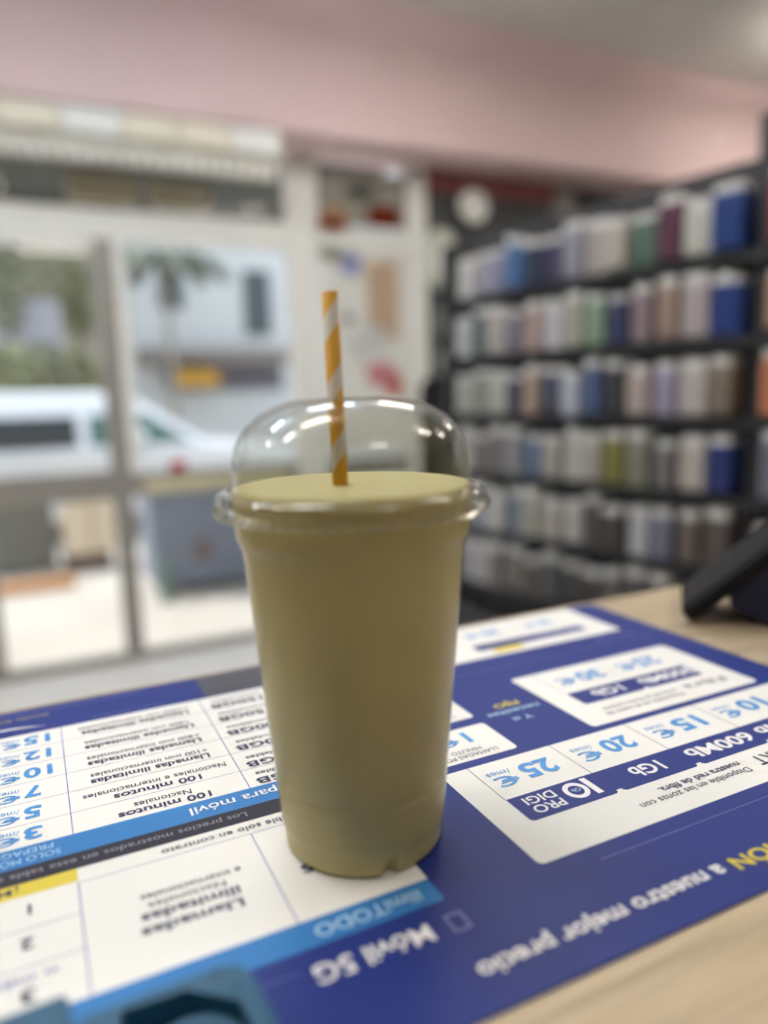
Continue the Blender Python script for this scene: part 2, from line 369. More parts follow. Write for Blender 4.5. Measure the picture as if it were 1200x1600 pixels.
p.text('1', -14.6, None, 280.6, 275, 'ink', BD); p.text('2', -13.9, -18.3, 261.6, 256, 'ink', BD); p.text('3', -13.6, -18.2, 236.6, 231, 'ink', BD)
p.text('o más', -7.0, -26, 242.9, 239.4, 'lav', .01); p.grp = 4; p.text('¡Más', -19.0, -34, 293.4, 289.4, 'ink', .01)
p.grp = 0
p.text('ilimiTODO', 114.8, 73.4, 220.6, 214.6, 'pale', .012)
p.build()

# -- titles printed straight on the blue
p = Panel('phone_icon')
for a in ((116, 195, 123, 195.9), (116, 203.1, 123, 204), (116, 195, 116.9, 204), (122.1, 195, 123, 204)): p.rect(*a, 'lav', 1)
p.text('Móvil 5G', 109, 66.6, 203.2, 195.4, 'paper', BD*.8); p.build()
p = Panel('heading_rule'); p.hline(187, 405, 202.6, .35, 'lav')
p.text('FUSIÓN', 272, 229, 179.4, 172.8, 'yellow', BD); p.text('a nuestro mejor precio', 223.9, 113.6, 179.4, 172.6, 'paper', BD); p.build()
p = Panel('short_rule'); p.hline(45, 62, 203, .3, 'lav'); p.build()
p = Panel('upper_rule'); p.hline(214, 405, 392, .35, 'lav')
p.text('Y si', 244, 231.4, 324.2, 319.6, 'pale', .012); p.text('necesitas', 256.7, 221.2, 334.4, 329.4, 'pale', .012); p.text('FIJO', 247.9, 231, 343.4, 338.6, 'yellow', BD)
p.grp = 1; p.text('Fijo y TV', 396, 361, 404, 399, 'lav', 0); p.build()

# -- fibre card
def cells(p, u0, edges, v0, v1, prices):
    for e in edges: p.vline(e, v0, v1, .4, 'ink')
p = Panel('fibre_price_card')
p.rect(164, 211, 430-8, 288, 'white', 0, 3, (1, 0, 0, 0))
for k in range(4):
    a = 179.3 + 50.6*k + (.0 if k else 0); b = a + 50.6
    p.rect(a, 238.6, b, 255.6, 'navy', 1)
    p.shape(rrect(a+(1.6 if k else 0), 236.2, b-1.4, 238.59, 2.3 if k else 2.3, (1, 1, 0, 0)), 'navy', 1)
for x in (179.0, 229, 279.6, 331): p.vline(x, 255.5, 288, .4, 'ink')
for k, t in enumerate(('25', '20', '15', '10')):
    a = 179 + 50.8*k
    p.text(t, a+40.6, a+21.6, 278.3, 266.2, 'price', BD*1.5); p.text('€', a+17.4, a+4.6, 273.4, 265.4, 'price', .010); p.text('/mes', a+17.4, a+4.4, 278.7, 274.6, 'price')
p.text('1Gb', 264.6, 245.3, 250.4, 242, 'paper', BD*1.2); p.text('600Mb', 328, 282.4, 250.4, 242, 'paper', BD*1.2); p.text('300Mb', 378, 334, 250.4, 242, 'paper', BD*1.2)
p.grp = 1
p.text('1', 222.8, None, 253.4, 240.6, 'paper', BD*1.6)
ring = [(212.3+6.2*math.cos(2*pi*i/32), 247+6.4*math.sin(2*pi*i/32)) for i in range(32)]
for i in range(32):
    a = 2*pi*i/32; b = 2*pi*(i+1)/32; c, d = 212.3, 247
    p.shape([(c+6.2*math.cos(a), d+6.6*math.sin(a)), (c+6.2*math.cos(b), d+6.6*math.sin(b)), (c+3.7*math.cos(b), d+4.0*math.sin(b)), (c+3.7*math.cos(a), d+4.0*math.sin(a))], 'paper', 2)
p.text('Gb', 214.8, 210.0, 248.4, 245.8, 'pale', .01)
p.text('PRO', 202, 185.4, 245.4, 239.8, 'paper', BD*.8); p.text('DIGI', 202, 185.4, 252.8, 247.2, 'paper', BD*.8)
p.text('Disponible en las zonas con', 297.5, 228.4, 224.6, 220.6, 'ink', 0); p.text('nuestra red de fibra.', 297.5, 245.2, 230.4, 226.4, 'ink', BD*.7)
p.grp = 2
p.text('SMART', 340, 305.8, 229.8, 222, 'ink', BD*.6)
p.build()

# -- rural fibre card
p = Panel('national_fibre_card')
p.rect(263.5, 293.4, 395.5, 371, 'white', 0, 3)
for k in range(2):
    a = 280 + 48.6*k; b = a+48.6
    p.rect(a, 320.4, b-(1 if k else 0), 335.6, 'navy', 1); p.shape(rrect(a+(1.6 if k else 0), 318.2, b-1.5, 320.39, 2.1 if k else 2.1, (1, 1 if k == 0 else 0, 0, 0)), 'navy', 1)
for x in (279.4, 329): p.vline(x, 335.6, 371, .35, 'lav')
p.text('25', 371, 352, 358.6, 346.6, 'price', BD*1.4); p.text('€', 350, 336, 356.4, 347, 'price', .010); p.text('30', 322.6, 303, 358.6, 346.6, 'price', BD*1.4); p.text('€', 300, 286, 356.4, 347, 'price', .010)
p.text('300Mb', 376.4, 331, 331.4, 323, 'paper', BD*1.1); p.text('1Gb', 316.6, 293.4, 331.4, 323, 'paper', BD*1.1)
p.text('Fibra', 381.4, 348.4, 310.6, 304, 'ink', 0); p.text('Disponible en el resto de', 341.4, 281.2, 303.6, 300, 'ink'); p.text('zonas del territorio nacional.', 342, 283.4, 309.6, 306, 'ink')
p.build()

# -- television card at the far edge
p = Panel('far_edge_price_card')
p.rect(228, 412, 396, 476.4, 'white', 0, 3)
p.rect(276, 425.4, 374, 436.2, 'navy', 1, 2.5, (1, 0, 0, 0)); p.rect(286, 416.6, 310, 425.4, 'yellow', 1)
p.text('25', 363.6, 350, 461, 451, 'price', BD*1.3); p.text('€', 347, 336.6, 460, 452, 'price', .010); p.text('30', 313, 298, 461, 451, 'price', BD*1.3); p.text('€', 295, 282, 460, 452, 'price', .010)
p.text('80 canales', 370, 330, 433.6, 428, 'lav', .01)
p.build()

# -- two small per-minute cards
for v0, v1, nm in ((294.2, 327.6, 'minute_rate_card'), (336.2, 369, 'minute_rate_card')):
    p = Panel(nm)
    p.rect(131, v0, 214.4, v1, 'white', 0, 2.5)
    p.text('LLAMADAS POR', 204.4, 170.4, v0+6.0, v0+2.8, 'ink', 0); p.text('MINUTO', 197.2, 179.6, v0+10.9, v0+7.7, 'ink', 0)
    p.text('1', 198, None, v0+27.6, v0+17, 'price', BD*1.6); p.text('€', 190.6, 180.6, v0+24, v0+17, 'price', .010)
    p.build()

# ------------------------------------------------------------------ cup, drink, straw
CX, CY = .1130, .2644; Z0 = .0013
M_cup = clear('clear_cup_plastic', 1.42, .22, (246, 244, 238), .55)
M_dome = clear('clear_dome_plastic', 1.5, .015, (240, 241, 238), 1.0)
M_rim = clear('clear_rim_plastic', 1.56, .05, (240, 240, 234), 1.6)
cup = empty('takeaway_cup', (CX, CY, Z0)); tag(cup, 'clear plastic takeaway cup with a domed lid standing on the tariff mat', 'cup')
mm = lambda L: [(r/1000, z/1000) for r, z in L]
NOTCH = math.atan2(-math.cos(YAW+.10), math.sin(-YAW-.10)*1.0)   # facing the lens, slightly right
na = math.atan2(CPOS.y-CY, CPOS.x-CX) + .30
def notch(r, z, a):
    d = [(a-(na+k*pi/3)+pi) % (2*pi)-pi for k in range(0, 6, 2)]; q = min(abs(x) for x in d)
    return -.0030*math.exp(-(q/.085)**4)*max(0, min(1, (.0068-z)/.002)) if z < .0072 else 0
body_p = [(0, 2.2), (24, 2.2), (28.5, 1.6), (31.0, .2), (32.2, .5), (32.9, 1.8), (33.0, 3.4), (33.1, 5), (33.2, 6.4), (33.3, 8.2), (33.5, 9.6), (34.0, 10.4), (34.3, 12), (34.5, 14.5), (35.5, 27), (35.7, 28.2), (35.3, 28.9), (35.6, 29.8), (36.2, 36), (38.5, 62), (40.8, 90), (43.0, 117), (43.6, 123), (44.0, 125.2), (45.0, 127.4), (45.8, 129.2), (46.1, 131.5), (46.4, 137), (46.6, 141), (47.5, 143)]
bm = bmesh.new(); lathe(bm, mm(body_p[1:]), 192, mod=notch); link('cup_body', bm, M_cup, cup, smooth=True)
lid = empty('dome_lid'); lid.parent = cup
dome_p = [(46.9, 146.6), (46.5, 149), (46.2, 155), (45.6, 160), (44.6, 164.2), (42.8, 167.8), (40, 171.4), (36.5, 174.6), (32, 177.4), (27.5, 179.4), (23, 180.8), (18.5, 181.5), (14.5, 181.8), (12.6, 181.6), (12.4, 180.8)]
bm = bmesh.new(); lathe(bm, mm(dome_p), 128); link('dome', bm, M_dome, lid, smooth=True)
def frill(r, z, a): return (.0010*math.sin(a*54)) * max(0, min(1, (.1436-z)/.003)) if z < .1440 else 0
rim_p = [(47.0, 140.0), (50.6, 137.9), (52.2, 138.2), (52.9, 139.6), (52.9, 141.5), (52.4, 143.4), (52.6, 144.6), (52.2, 146.0), (51.0, 147.0), (49.6, 146.9), (48.6, 146.0), (47.6, 145.8), (46.9, 146.6)]
bm = bmesh.new(); lathe(bm, mm(rim_p), 432, mod=frill); link('lid_rim', bm, M_rim, lid, smooth=True)
M_drink = mat('pale_banana_smoothie', (190, 180, 130), .55, sss=.3, vary=.03, vscale=40)
dr = [(0, 2.8), (24, 2.8), (28.4, 2.4)] + [(r-.45, z+.2) for r, z in body_p[3:]][:-1] + [(46.2, 144), (46.2, 147.4), (45.9, 147.9), (45.0, 148.1), (36, 147.7), (0, 147.6)]
def notch2(r, z, a): return notch(r, z, a)
bm = bmesh.new(); lathe(bm, mm([q for q in dr if q[0] > 0]), 192, mod=notch2, cap0=True, cap1=True)
smo = link('smoothie', bm, M_drink, None, smooth=True, loc=(CX, CY, Z0)); tag(smo, 'thick pale yellow smoothie filling the plastic cup to the rim', 'drink')
# paper straw: axis from inside the drink to the top
def straw_pt(x, y):                                   # on the plane through the cup axis facing the lens
    n = Vector((CF.x, CF.y, 0)).normalized(); d = ray(x, y); t = (Vector((CX, CY, 0))-CPOS).dot(n)/d.dot(n); return CPOS + d*t
s0 = straw_pt(532.5, 765); s1 = straw_pt(515, 456); ax = (s1-s0).normalized(); s0 = s0 - ax*.055; Ls = (s1-s0).length
bm = bmesh.new(); n = 40
lathe(bm, [(.0031, 0), (.0031, Ls*.5), (.0031, Ls), (.0027, Ls), (.0027, Ls*.5), (.0027, 0), (.0031, 0)], n)
st = link('paper_straw', bm, stripe_mat('yellow_white_stripes', (204, 150, 8), (196, 190, 180), .0245), None, smooth=True, loc=s0)
st.rotation_euler = ax.to_track_quat('Z', 'Y').to_euler(); tag(st, 'yellow and white spiral striped paper straw standing in the smoothie', 'straw')

# ------------------------------------------------------------------ teal plastic holder, bottom left
M_teal = mat('teal_blue_plastic', (32, 84, 116), .5, vary=.04, bump=.1, bscale=900)
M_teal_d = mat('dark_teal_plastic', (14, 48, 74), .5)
TT = .016
def tp(x, y): q = atz(x, y, TT); return (q.x, q.y)
te = empty('plastic_holder', (.02, .17, .001)); tag(te, 'teal blue plastic holder with hexagonal opening at the bottom left of the mat', 'holder')
te.location = (0, 0, 0)
# plate with hexagonal opening
A = [tp(128, 1588), tp(345, 1508), tp(372, 1506), tp(392, 1518), tp(405, 1540), tp(455, 1640), tp(520, 1900), tp(60, 1900), tp(100, 1640)]
hexa = [tp(190, 1580), tp(290, 1546), tp(375, 1562), tp(415, 1640), tp(390, 1760), tp(170, 1740)]
def ring_plate(bm, outer, inner, z0, z1):
    """plate with a hole, filled by bridging resampled outlines"""
    def res(P, n):
        P = [Vector(p) for p in P]; L = [(P[(i+1) % len(P)]-P[i]).length for i in range(len(P))]; T = sum(L); out = []
        for k in range(n):
            s = T*k/n; i = 0
            while s > L[i]: s -= L[i]; i += 1
            out.append(P[i].lerp(P[(i+1) % len(P)], s/L[i]))
        return out
    c = sum((Vector(p) for p in inner), Vector((0, 0)))/len(inner)
    n = 96; O = res(outer, n*4); I = []
    def hit(P, a):
        d = Vector((math.cos(a), math.sin(a))); best = None
        for i in range(len(P)):
            p, q = Vector(P[i])-c, Vector(P[(i+1) % len(P)])-c; e = q-p; den = d.x*e.y-d.y*e.x
            if abs(den) < 1e-12: continue
            t = (p.x*e.y-p.y*e.x)/den; s = (p.x*d.y-p.y*d.x)/den
            if t > 0 and -1e-6 <= s <= 1+1e-6 and (best is None or t > best): best = t
        return c + d*best
    angs = sorted({round(2*pi*k/n, 5) for k in range(n)} | {round(math.atan2((Vector(p)-c).y, (Vector(p)-c).x) % (2*pi), 5) for p in list(outer)+list(inner)})
    rows = []
    for P, z in ((outer, z0), (outer, z1), (inner, z1), (inner, z0)):
        rows.append([bm.verts.new((*hit(P, a), z)) for a in angs])
    m = len(angs)
    for a in range(4):
        r, s = rows[a], rows[(a+1) % 4]
        for i in range(m): bm.faces.new((r[i], r[(i+1) % m], s[(i+1) % m], s[i]))
bm = bmesh.new(); ring_plate(bm, A, hexa, .0015, TT); o = link('body', bm, M_teal, te)
bv = o.modifiers.new('soft', 'BEVEL'); bv.width = .0012; bv.segments = 3; bv.limit_method = 'ANGLE'; bv.angle_limit = math.radians(50)
hc = sum((Vector(h) for h in hexa), Vector((0, 0)))/6
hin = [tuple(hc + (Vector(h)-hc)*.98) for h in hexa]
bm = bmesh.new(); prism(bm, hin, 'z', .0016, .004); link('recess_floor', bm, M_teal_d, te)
bm = bmesh.new(); lathe(bm, [(.0135, .004), (.0135, .012), (.0098, .012), (.0098, .004)], 48, hc.x, hc.y); link('inner_ring', bm, M_teal, te, smooth=False)
bm = bmesh.new()
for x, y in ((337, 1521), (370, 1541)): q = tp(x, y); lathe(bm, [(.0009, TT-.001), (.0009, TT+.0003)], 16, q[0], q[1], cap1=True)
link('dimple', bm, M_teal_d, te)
A2 = [tp(-60, 1612), tp(98, 1552), tp(106, 1556), tp(128, 1640), tp(150, 1900), tp(-60, 1900)]
bm = bmesh.new(); prism(bm, A2, 'z', .0015, TT); o = link('side_arm', bm, M_teal, te)
bv = o.modifiers.new('soft', 'BEVEL'); bv.width = .0012; bv.segments = 3; bv.limit_method = 'ANGLE'
B('cross_bar', (tp(150, 1900)[0]-.02, tp(150, 1900)[1]-.02, .0015), (tp(60, 1900)[0]+.03, tp(150, 1900)[1]+.001, TT), M_teal, te)

# ------------------------------------------------------------------ tilted black device on the right
M_blk = mat('black_plastic', (12, 12, 14), .6, spec=.25, vary=.05, bump=.3, bscale=1500); M_blk_g = mat('glossy_black_screen', (14, 14, 18), .3, spec=.4)
dv = empty('payment_terminal', (.450, .396, .0), math.radians(-47)); tag(dv, 'black tilted tablet terminal on a stand at the right end of the counter', 'terminal')
an = math.radians(42); ux, uz = math.cos(an), math.sin(an)
def slab(bm, s0, s1, t0, t1, y0, y1, mi=0):
    P = [(s0*ux - t0*uz, s0*uz + t0*ux), (s1*ux - t0*uz, s1*uz + t0*ux), (s1*ux - t1*uz, s1*uz + t1*ux), (s0*ux - t1*uz, s0*uz + t1*ux)]
    prism(bm, P, 'y', y0, y1, mi)
bm = bmesh.new(); slab(bm, 0.002, .17, .0, .012, .0, .080); o = link('housing', bm, M_blk, dv)
bv = o.modifiers.new('soft', 'BEVEL'); bv.width = .003; bv.segments = 3
bm = bmesh.new(); slab(bm, .008, .162, .0122, .0132, .006, .074); link('screen', bm, M_blk_g, dv)
bm = bmesh.new(); prism(bm, [(.030, .012), (.055, .0), (.150, .0), (.150, .132), (.125, .112), (.030, .022)], 'y', .014, .070); link('stand', bm, mat('dark_blue_plastic', (22, 24, 62), .5), dv)
B('stand_label', (.066, .0128, .008), (.125, .0139, .030), mat('brown_label', (112, 84, 72), .6), dv)

# ------------------------------------------------------------------ phone accessory rack
RN = Vector((1.730, 1.389)); RF = Vector((1.528, 2.495)); RD = (RN-RF).normalized(); RNM = Vector((-RD.y, RD.x))
if RNM.dot(-RN) < 0: RNM = -RNM
rz = math.atan2(RD.y, RD.x)            # local +x runs from the far end to the near end
side = 1 if Vector((-math.sin(rz), math.cos(rz))).dot(RNM) > 0 else -1   # local y sign that faces the lens
ro = empty('display_rack', (RF.x, RF.y, FLOOR_Z), rz); tag(ro, 'tall black display rack full of hanging phone cases', 'display rack')
M_rk = mat('black_rack_metal', (38, 38, 41), .5, vary=.05); M_rkp = mat('charcoal_back_panel', (58, 56, 58), .7, vary=.1)
LEN = 1.55
by = -side*.11
B('back_panel', (-.06, by-.01, .08), (LEN, by+.01, 1.78), M_rkp, ro)
for x in (-.075, 1.165, LEN): B('upright', (x-.02, by-.03, 0), (x+.02, by+side*.10, 1.86 if x > 1 else 1.75), M_rk, ro, bevel=.003)
ZR = [.537, .322, .107, -.108, -.323, -.538]       # bottoms of the rows
for k, zr in enumerate(ZR): B('hook_rail', (-.055, by+side*.01, zr-.038-FLOOR_Z), (LEN-.02, by+side*.135, zr-.012-FLOOR_Z), M_rk, ro, bevel=.002)
B('base_plinth', (-.06, by, 0), (LEN, by+side*.22, .20), M_rk, ro, bevel=.004)
ROWS = [
 [(205,203,200),(165,160,170),(150,150,175),(75,120,180),(50,60,90),(70,65,100),(150,148,160),(175,165,160),(190,182,172),(90,118,102),(105,60,85),(200,197,187),(30,64,142)],
 [(185,185,188),(75,92,92),(182,172,166),(130,122,135),(178,152,142),(200,196,202),(170,168,150),(135,162,135),(60,65,110),(150,130,135),(168,142,128),(185,172,172),(38,62,140)],
 [(182,184,174),(150,152,145),(185,188,172),(70,65,85),(178,150,130),(60,60,85),(182,188,202),(80,100,145),(60,58,65),(186,170,162),(165,155,185),(190,182,176),(140,125,110)],
 [(190,185,178),(125,115,115),(125,118,118),(150,150,155),(92,118,155),(172,165,158),(198,195,188),(175,170,162),(132,128,62),(135,135,118),(120,118,120),(192,182,172),(42,58,125)],
 [(130,130,135),(160,168,182),(208,206,202),(110,122,145),(165,166,152),(178,170,165),(195,192,188),(95,85,80),(75,68,66),(192,190,196),(120,120,145),(112,100,94),(95,85,80)],
 [(165,168,178),(188,178,184),(130,122,118),(122,118,112),(105,92,82),(98,98,102),(88,86,86),(85,80,78),(110,106,104),(92,90,92),(84,80,82),(96,90,86),(80,76,76)]]
NEXT = [[(140,36,60),(150,110,90)],[(178,140,110),(96,92,92)],[(205,122,80),(150,110,90)],[(118,118,136),(130,126,130)],[(122,108,114),(110,100,100)],[(96,88,92),(90,86,86)]]
NAMES = {'white': (205,203,200), 'grey': (130,125,125), 'dark grey': (72,68,72), 'lavender': (155,150,175), 'blue': (80,118,170), 'navy': (50,58,95), 'deep blue': (35,62,140), 'beige': (186,172,162),
         'tan': (172,146,130), 'green': (130,160,135), 'dark green': (85,112,98), 'maroon': (105,60,85), 'olive': (132,128,62), 'brown': (110,92,84), 'red': (140,36,60), 'orange': (205,122,80)}
def cname(c): return min(NAMES, key=lambda k: sum((a-b)**2 for a, b in zip(NAMES[k], c)))
M_case = obj_colour_mat('case_colour', .4, 1.0); M_case2 = obj_colour_mat('case_back_colour', .3, .78); M_hdr = mat('white_header_card', (205, 203, 200), .5); M_glint = mat('glint_white', (235, 235, 235), .4)
def pack_meshes(w, d, h):
    bm = bmesh.new(); box(bm, (-w/2, -d/2, 0), (w/2, d/2, h*.86), 0, .004); me = bpy.data.meshes.new('phone_case_pack'); bmesh.ops.recalc_face_normals(bm, faces=bm.faces); bm.to_mesh(me); bm.free(); me.materials.append(M_case)
    bm = bmesh.new(); y = side*d/2
    prism(bm, rrect(-w*.36, h*.08, w*.36, h*.80, w*.12), 'y', y, y+side*.004)
    me2 = bpy.data.meshes.new('phone_case'); bmesh.ops.recalc_face_normals(bm, faces=bm.faces); bm.to_mesh(me2); bm.free(); me2.materials.append(M_case2)
    bm = bmesh.new(); prism(bm, rrect(-w*.46, h*.86, w*.46, h, w*.08), 'y', -d/2+.004, d/2-.004); me3 = bpy.data.meshes.new('hang_header'); bmesh.ops.recalc_face_normals(bm, faces=bm.faces); bm.to_mesh(me3); bm.free(); me3.materials.append(M_hdr)
    bm = bmesh.new()
    lathe(bm, [(.0135, -.002), (.0135, .002)], 20, cap0=True, cap1=True); bmesh.ops.rotate(bm, verts=bm.verts, matrix=Matrix.Rotation(pi/2, 3, 'X')); bmesh.ops.translate(bm, verts=bm.verts, vec=(0, side*(d/2+.012), h*.97))
    me4 = bpy.data.meshes.new('glint_disc'); bm.to_mesh(me4); bm.free(); me4.materials.append(M_glint)
    return me, me2, me3, me4
PM = pack_meshes(.076, .085, .168); PM2 = pack_meshes(.11, .085, .172)
ORD = ['first', 'second', 'third', 'fourth', 'fifth', 'sixth', 'seventh', 'eighth', 'ninth', 'tenth', 'eleventh', 'twelfth', 'thirteenth']
RNAMES = ['top', 'second', 'third', 'fourth', 'fifth', 'bottom']
def pack(k, t, c, label, ms, grp, glinting):
    me, me2, me3, me4 = ms
    P = RF + RD*t + RNM*(random.uniform(-.006, .010)); z = ZR[k]+random.uniform(-.003, .004)
    def mk(m, nm, par=None):
        o = bpy.data.objects.new(nm, m); COL.objects.link(o); o.color = rgb([x*.86+(sum(c)/3)*.14 for x in c])
        if par: o.parent = par
        return o
    o = mk(me, 'phone_case_pack'); o.scale = (random.uniform(.72, 1.06), random.uniform(.6, 1.0), random.choice([.84, .90, .96, 1.0])); o.location = (P.x, P.y, z); o.rotation_euler = (0, 0, rz+random.uniform(-.04, .04)); tag(o, label, 'phone case', grp)
    mk(me2, 'phone_case', o); mk(me3, 'hang_header', o)
    if glinting: mk(me4, 'glint_disc', o)  # white disc stands in for a bright blurred highlight
for k, row in enumerate(ROWS):
    for i, c in enumerate(row):
        pack(k, .055+.0850*i+.02, c, '%s packed phone case, %s from the left on the %s row of the rack' % (cname(c), ORD[i], RNAMES[k]), PM, 'phone cases on the display rack', (k, i) in ((1, 5), (1, 12), (3, 6), (0, 3), (4, 2), (2, 6)))
for k, row in enumerate(NEXT):
    for i, c in enumerate(row):
        pack(k, 1.255+.125*i, c, '%s packed case right of the rack upright, %s row, %s of two' % (cname(c), RNAMES[k], ['left', 'right'][i]), PM2, 'phone cases past the rack upright', i == 0 and k in (0, 1))

# ------------------------------------------------------------------ black office chair behind the cup, in front of the slatwall
chp = atv(684, 700, 3.02); ch = empty('office_chair', (chp.x, chp.y, FLOOR_Z), math.radians(-75)); tag(ch, 'black office chair with tall backrest standing by the slatwall', 'chair')
bm = bmesh.new(); prism(bm, rrect(-.10, .62, .10, 1.27, .09), 'y', -.03, .03); o = link('backrest', bm, M_blk, ch); bv = o.modifiers.new('soft', 'BEVEL'); bv.width = .02; bv.segments = 3
bm = bmesh.new(); prism(bm, rrect(-.23, -.42, .23, .0, .08), 'z', .46, .54); o = link('seat', bm, M_blk, ch); bv = o.modifiers.new('soft', 'BEVEL'); bv.width = .02; bv.segments = 3
bm = bmesh.new(); tube(bm, [(0, -.2, .10), (0, -.2, .46)], .025, 12); link('gas_lift', bm, M_rk, ch)
bm = bmesh.new(); tube(bm, [(0, -.2, .44), (0, 0, .43), (0, .02, .5), (0, .0, .7)], .018, 10); link('back_bracket', bm, M_rk, ch)
for k in range(5):
    a = 2*pi*k/5; bm = bmesh.new(); tube(bm, [(0, -.2, .11), (.26*math.cos(a), -.2+.26*math.sin(a), .07)], [.024, .014], 10); lg = link('leg', bm, M_rk, ch)
    bm = bmesh.new(); lathe(bm, [(.026, -.012), (.028, 0), (.026, .012)], 20, cap0=True, cap1=True); bmesh.ops.rotate(bm, verts=bm.verts, matrix=Matrix.Rotation(pi/2, 3, 'X'))
    bmesh.ops.translate(bm, verts=bm.verts, vec=(.26*math.cos(a), -.2+.26*math.sin(a), .029)); link('castor', bm, M_blk, lg)

# black low cabinet right of the cup, under the rack rows
q = atv(760, 940, 1.9)
lc = empty('low_cabinet', (q.x-.16, 1.80, FLOOR_Z), 0); tag(lc, 'low black storage cabinet standing between the counter and the rack', 'cabinet')
B('carcass', (-.34, 0, .04), (.22, .38, .46), M_rk, lc, bevel=.004)
for x in (-.335, -.055):
    d = B('door', (x, -.018, .06), (x+.27, -.001, .44), M_blk, lc, bevel=.003); B('handle', (x+.115, -.030, .38), (x+.155, -.018, .39), M_grey_al, d)

# goods hanging on the slatwall
def hang_round(x, y, r, label):
    p = atv(x, y, 3.46); o = empty('round_gadget', (p.x, 3.46, p.z)); tag(o, label, 'gadget')
    bm = bmesh.new(); lathe(bm, [(r, -.012), (r*1.03, 0), (r, .012), (r*.8, .016)], 40, cap0=True, cap1=True); bmesh.ops.rotate(bm, verts=bm.verts, matrix=Matrix.Rotation(pi/2, 3, 'X')); link('shell', bm, M_white, o, smooth=False)
    bm = bmesh.new(); tube(bm, [(0, .0, r*.9), (0, .02, r*1.25)], .004, 8); link('hook', bm, M_grey_al, o)
hang_round(740, 322, .085, 'round white gadget hanging high on the dark slatwall')
p_ = atv(690, 402, 3.44); o = empty('blister_pack', (p_.x, 3.455, p_.z)); tag(o, 'tall rounded white blister pack hanging on the slatwall beside the window post', 'package')
bm = bmesh.new(); prism(bm, rrect(-.075, -.15, .075, .14, .06), 'y', -.022, .018); link('card', bm, mat('pale_green_card', (196, 200, 190), .5), o)
bm = bmesh.new(); prism(bm, rrect(-.045, -.10, .045, .06, .04), 'y', -.036, -.0225); link('blister', bm, M_white, o)
for (x, y, nm) in ((700, 500, 'upper'), (700, 560, 'lower')):
    pp = atv(x, y, 3.45); o = empty('cable_pack', (pp.x, 3.46, pp.z)); tag(o, '%s light grey cable pack on the slatwall left of the rack' % nm, 'package', 'cable packs on the slatwall')
    B('card', (-.05, -.012, -.08), (.05, .012, .05), mat('light_grey_card', (170, 170, 172), .5), o, bevel=.003); B('coil_window', (-.035, -.020, -.055), (.035, -.0125, .015), M_white, o, bevel=.003)

# ------------------------------------------------------------------ roller shutter box and window posters
M_beige = mat('beige_shutter_box', (226, 220, 204), .5, vary=.05, vscale=6)
rs = empty('roller_shutter', (0, 3.24, 1.114)); tag(rs, 'beige ribbed roller shutter box running along the top of the windows', 'roller shutter')
B('housing', (-1.30, .0, .08), (1.10, .12, .200), M_beige, rs, bevel=.004)
for k in range(11):
    B('slat_segment', (-1.30+.2182*k+.004, -.035, .098), (-1.30+.2182*(k+1)-.004, -.0005, .196), mat('cream_panel', (234, 226, 208), .5) if k % 3 != 1 else mat('white_panel', (238, 238, 235), .4), rs, bevel=.003)
bm = bmesh.new()
for k in range(44): box(bm, (-1.29+.054*k, -.03, .0), (-1.29+.054*k+.040, .01, .079))
link('bottom_fringe', bm, mat('grey_beige_fringe', (214, 211, 202), .6, vary=.1, vscale=12), rs)

PV = 3.455
def flat(bm, pts, v, mi=0): f = bm.faces.new([bm.verts.new((x, v, z)) for x, z in pts]); f.material_index = mi
po = empty('window_poster', (1.595, PV, 0)); tag(po, 'large white backlit poster covering the glass between the two white posts', 'poster')
po.location = (0, 0, 0)
B('sheet', (1.365, PV-.002, -.10), (1.825, PV, .92), translucent('white_poster_paper', (236, 235, 230), .5), po)
def blob(x, y, rx, ry, c, nm, v=PV-.003, sq=False, par=None):
    p = atv(x, y, v); k = abs(atv(x+rx, y, v).x-p.x); kz = abs(atv(x, y+ry, v).z-p.z); bm = bmesh.new()
    pts = rrect(p.x-k, p.z-kz, p.x+k, p.z+kz, min(k, kz)*.2) if sq else [(p.x+k*math.cos(2*pi*i/24), p.z+kz*math.sin(2*pi*i/24)) for i in range(24)]
    prism(bm, pts, 'y', v, v-.0012); return link(nm, bm, translucent('print_%d_%d_%d' % c, c, .55), par or po)
blob(548, 412, 17, 20, (184, 190, 226), 'lavender_disc'); blob(517, 396, 20, 11, (176, 180, 160), 'leaf_print')
blob(598, 470, 24, 60, (226, 206, 184), 'peach_panel', sq=True); blob(575, 535, 34, 30, (240, 240, 240), 'white_bubble', v=PV-.005)
blob(596, 585, 24, 20, (232, 180, 186), 'pink_blossom', v=PV-.007); blob(616, 602, 12, 22, (224, 150, 140), 'red_blossom', v=PV-.009); blob(543, 498, 10, 8, (150, 146, 142), 'small_grey_mark', v=PV-.005)
tpn = empty('transom_picture', (0, 0, 0)); tag(tpn, 'small grey and terracotta picture panel behind the transom glass right of the post', 'picture')
B('panel', (1.375, 3.440, 1.005), (1.815, 3.444, 1.255), mat('grey_photo_print', (134, 130, 120), .6, vary=.25, vscale=14), tpn)
blob(600, 340, 24, 17, (150, 66, 44), 'terracotta_patch', v=3.4385, sq=True, par=tpn); blob(520, 348, 22, 10, (170, 84, 58), 'terracotta_patch', v=3.4385, sq=True, par=tpn)
blob(522, 330, 20, 12, (206, 178, 150), 'peach_patch', v=3.4370, par=tpn); blob(562, 300, 22, 14, (120, 120, 112), 'grey_patch', v=3.4385, par=tpn)
sk = blob(278, 728, 14, 9, (214, 88, 106), 'door_sticker', v=3.468, sq=False, par=po); sk.parent = None; tag(sk, 'small red sticker on the rail of the middle window', 'sticker')
yb = empty('rail_notice', (0, 0, 0)); tag(yb, 'long pale yellow notice strip fixed to the lower rail of the middle window', 'notice')
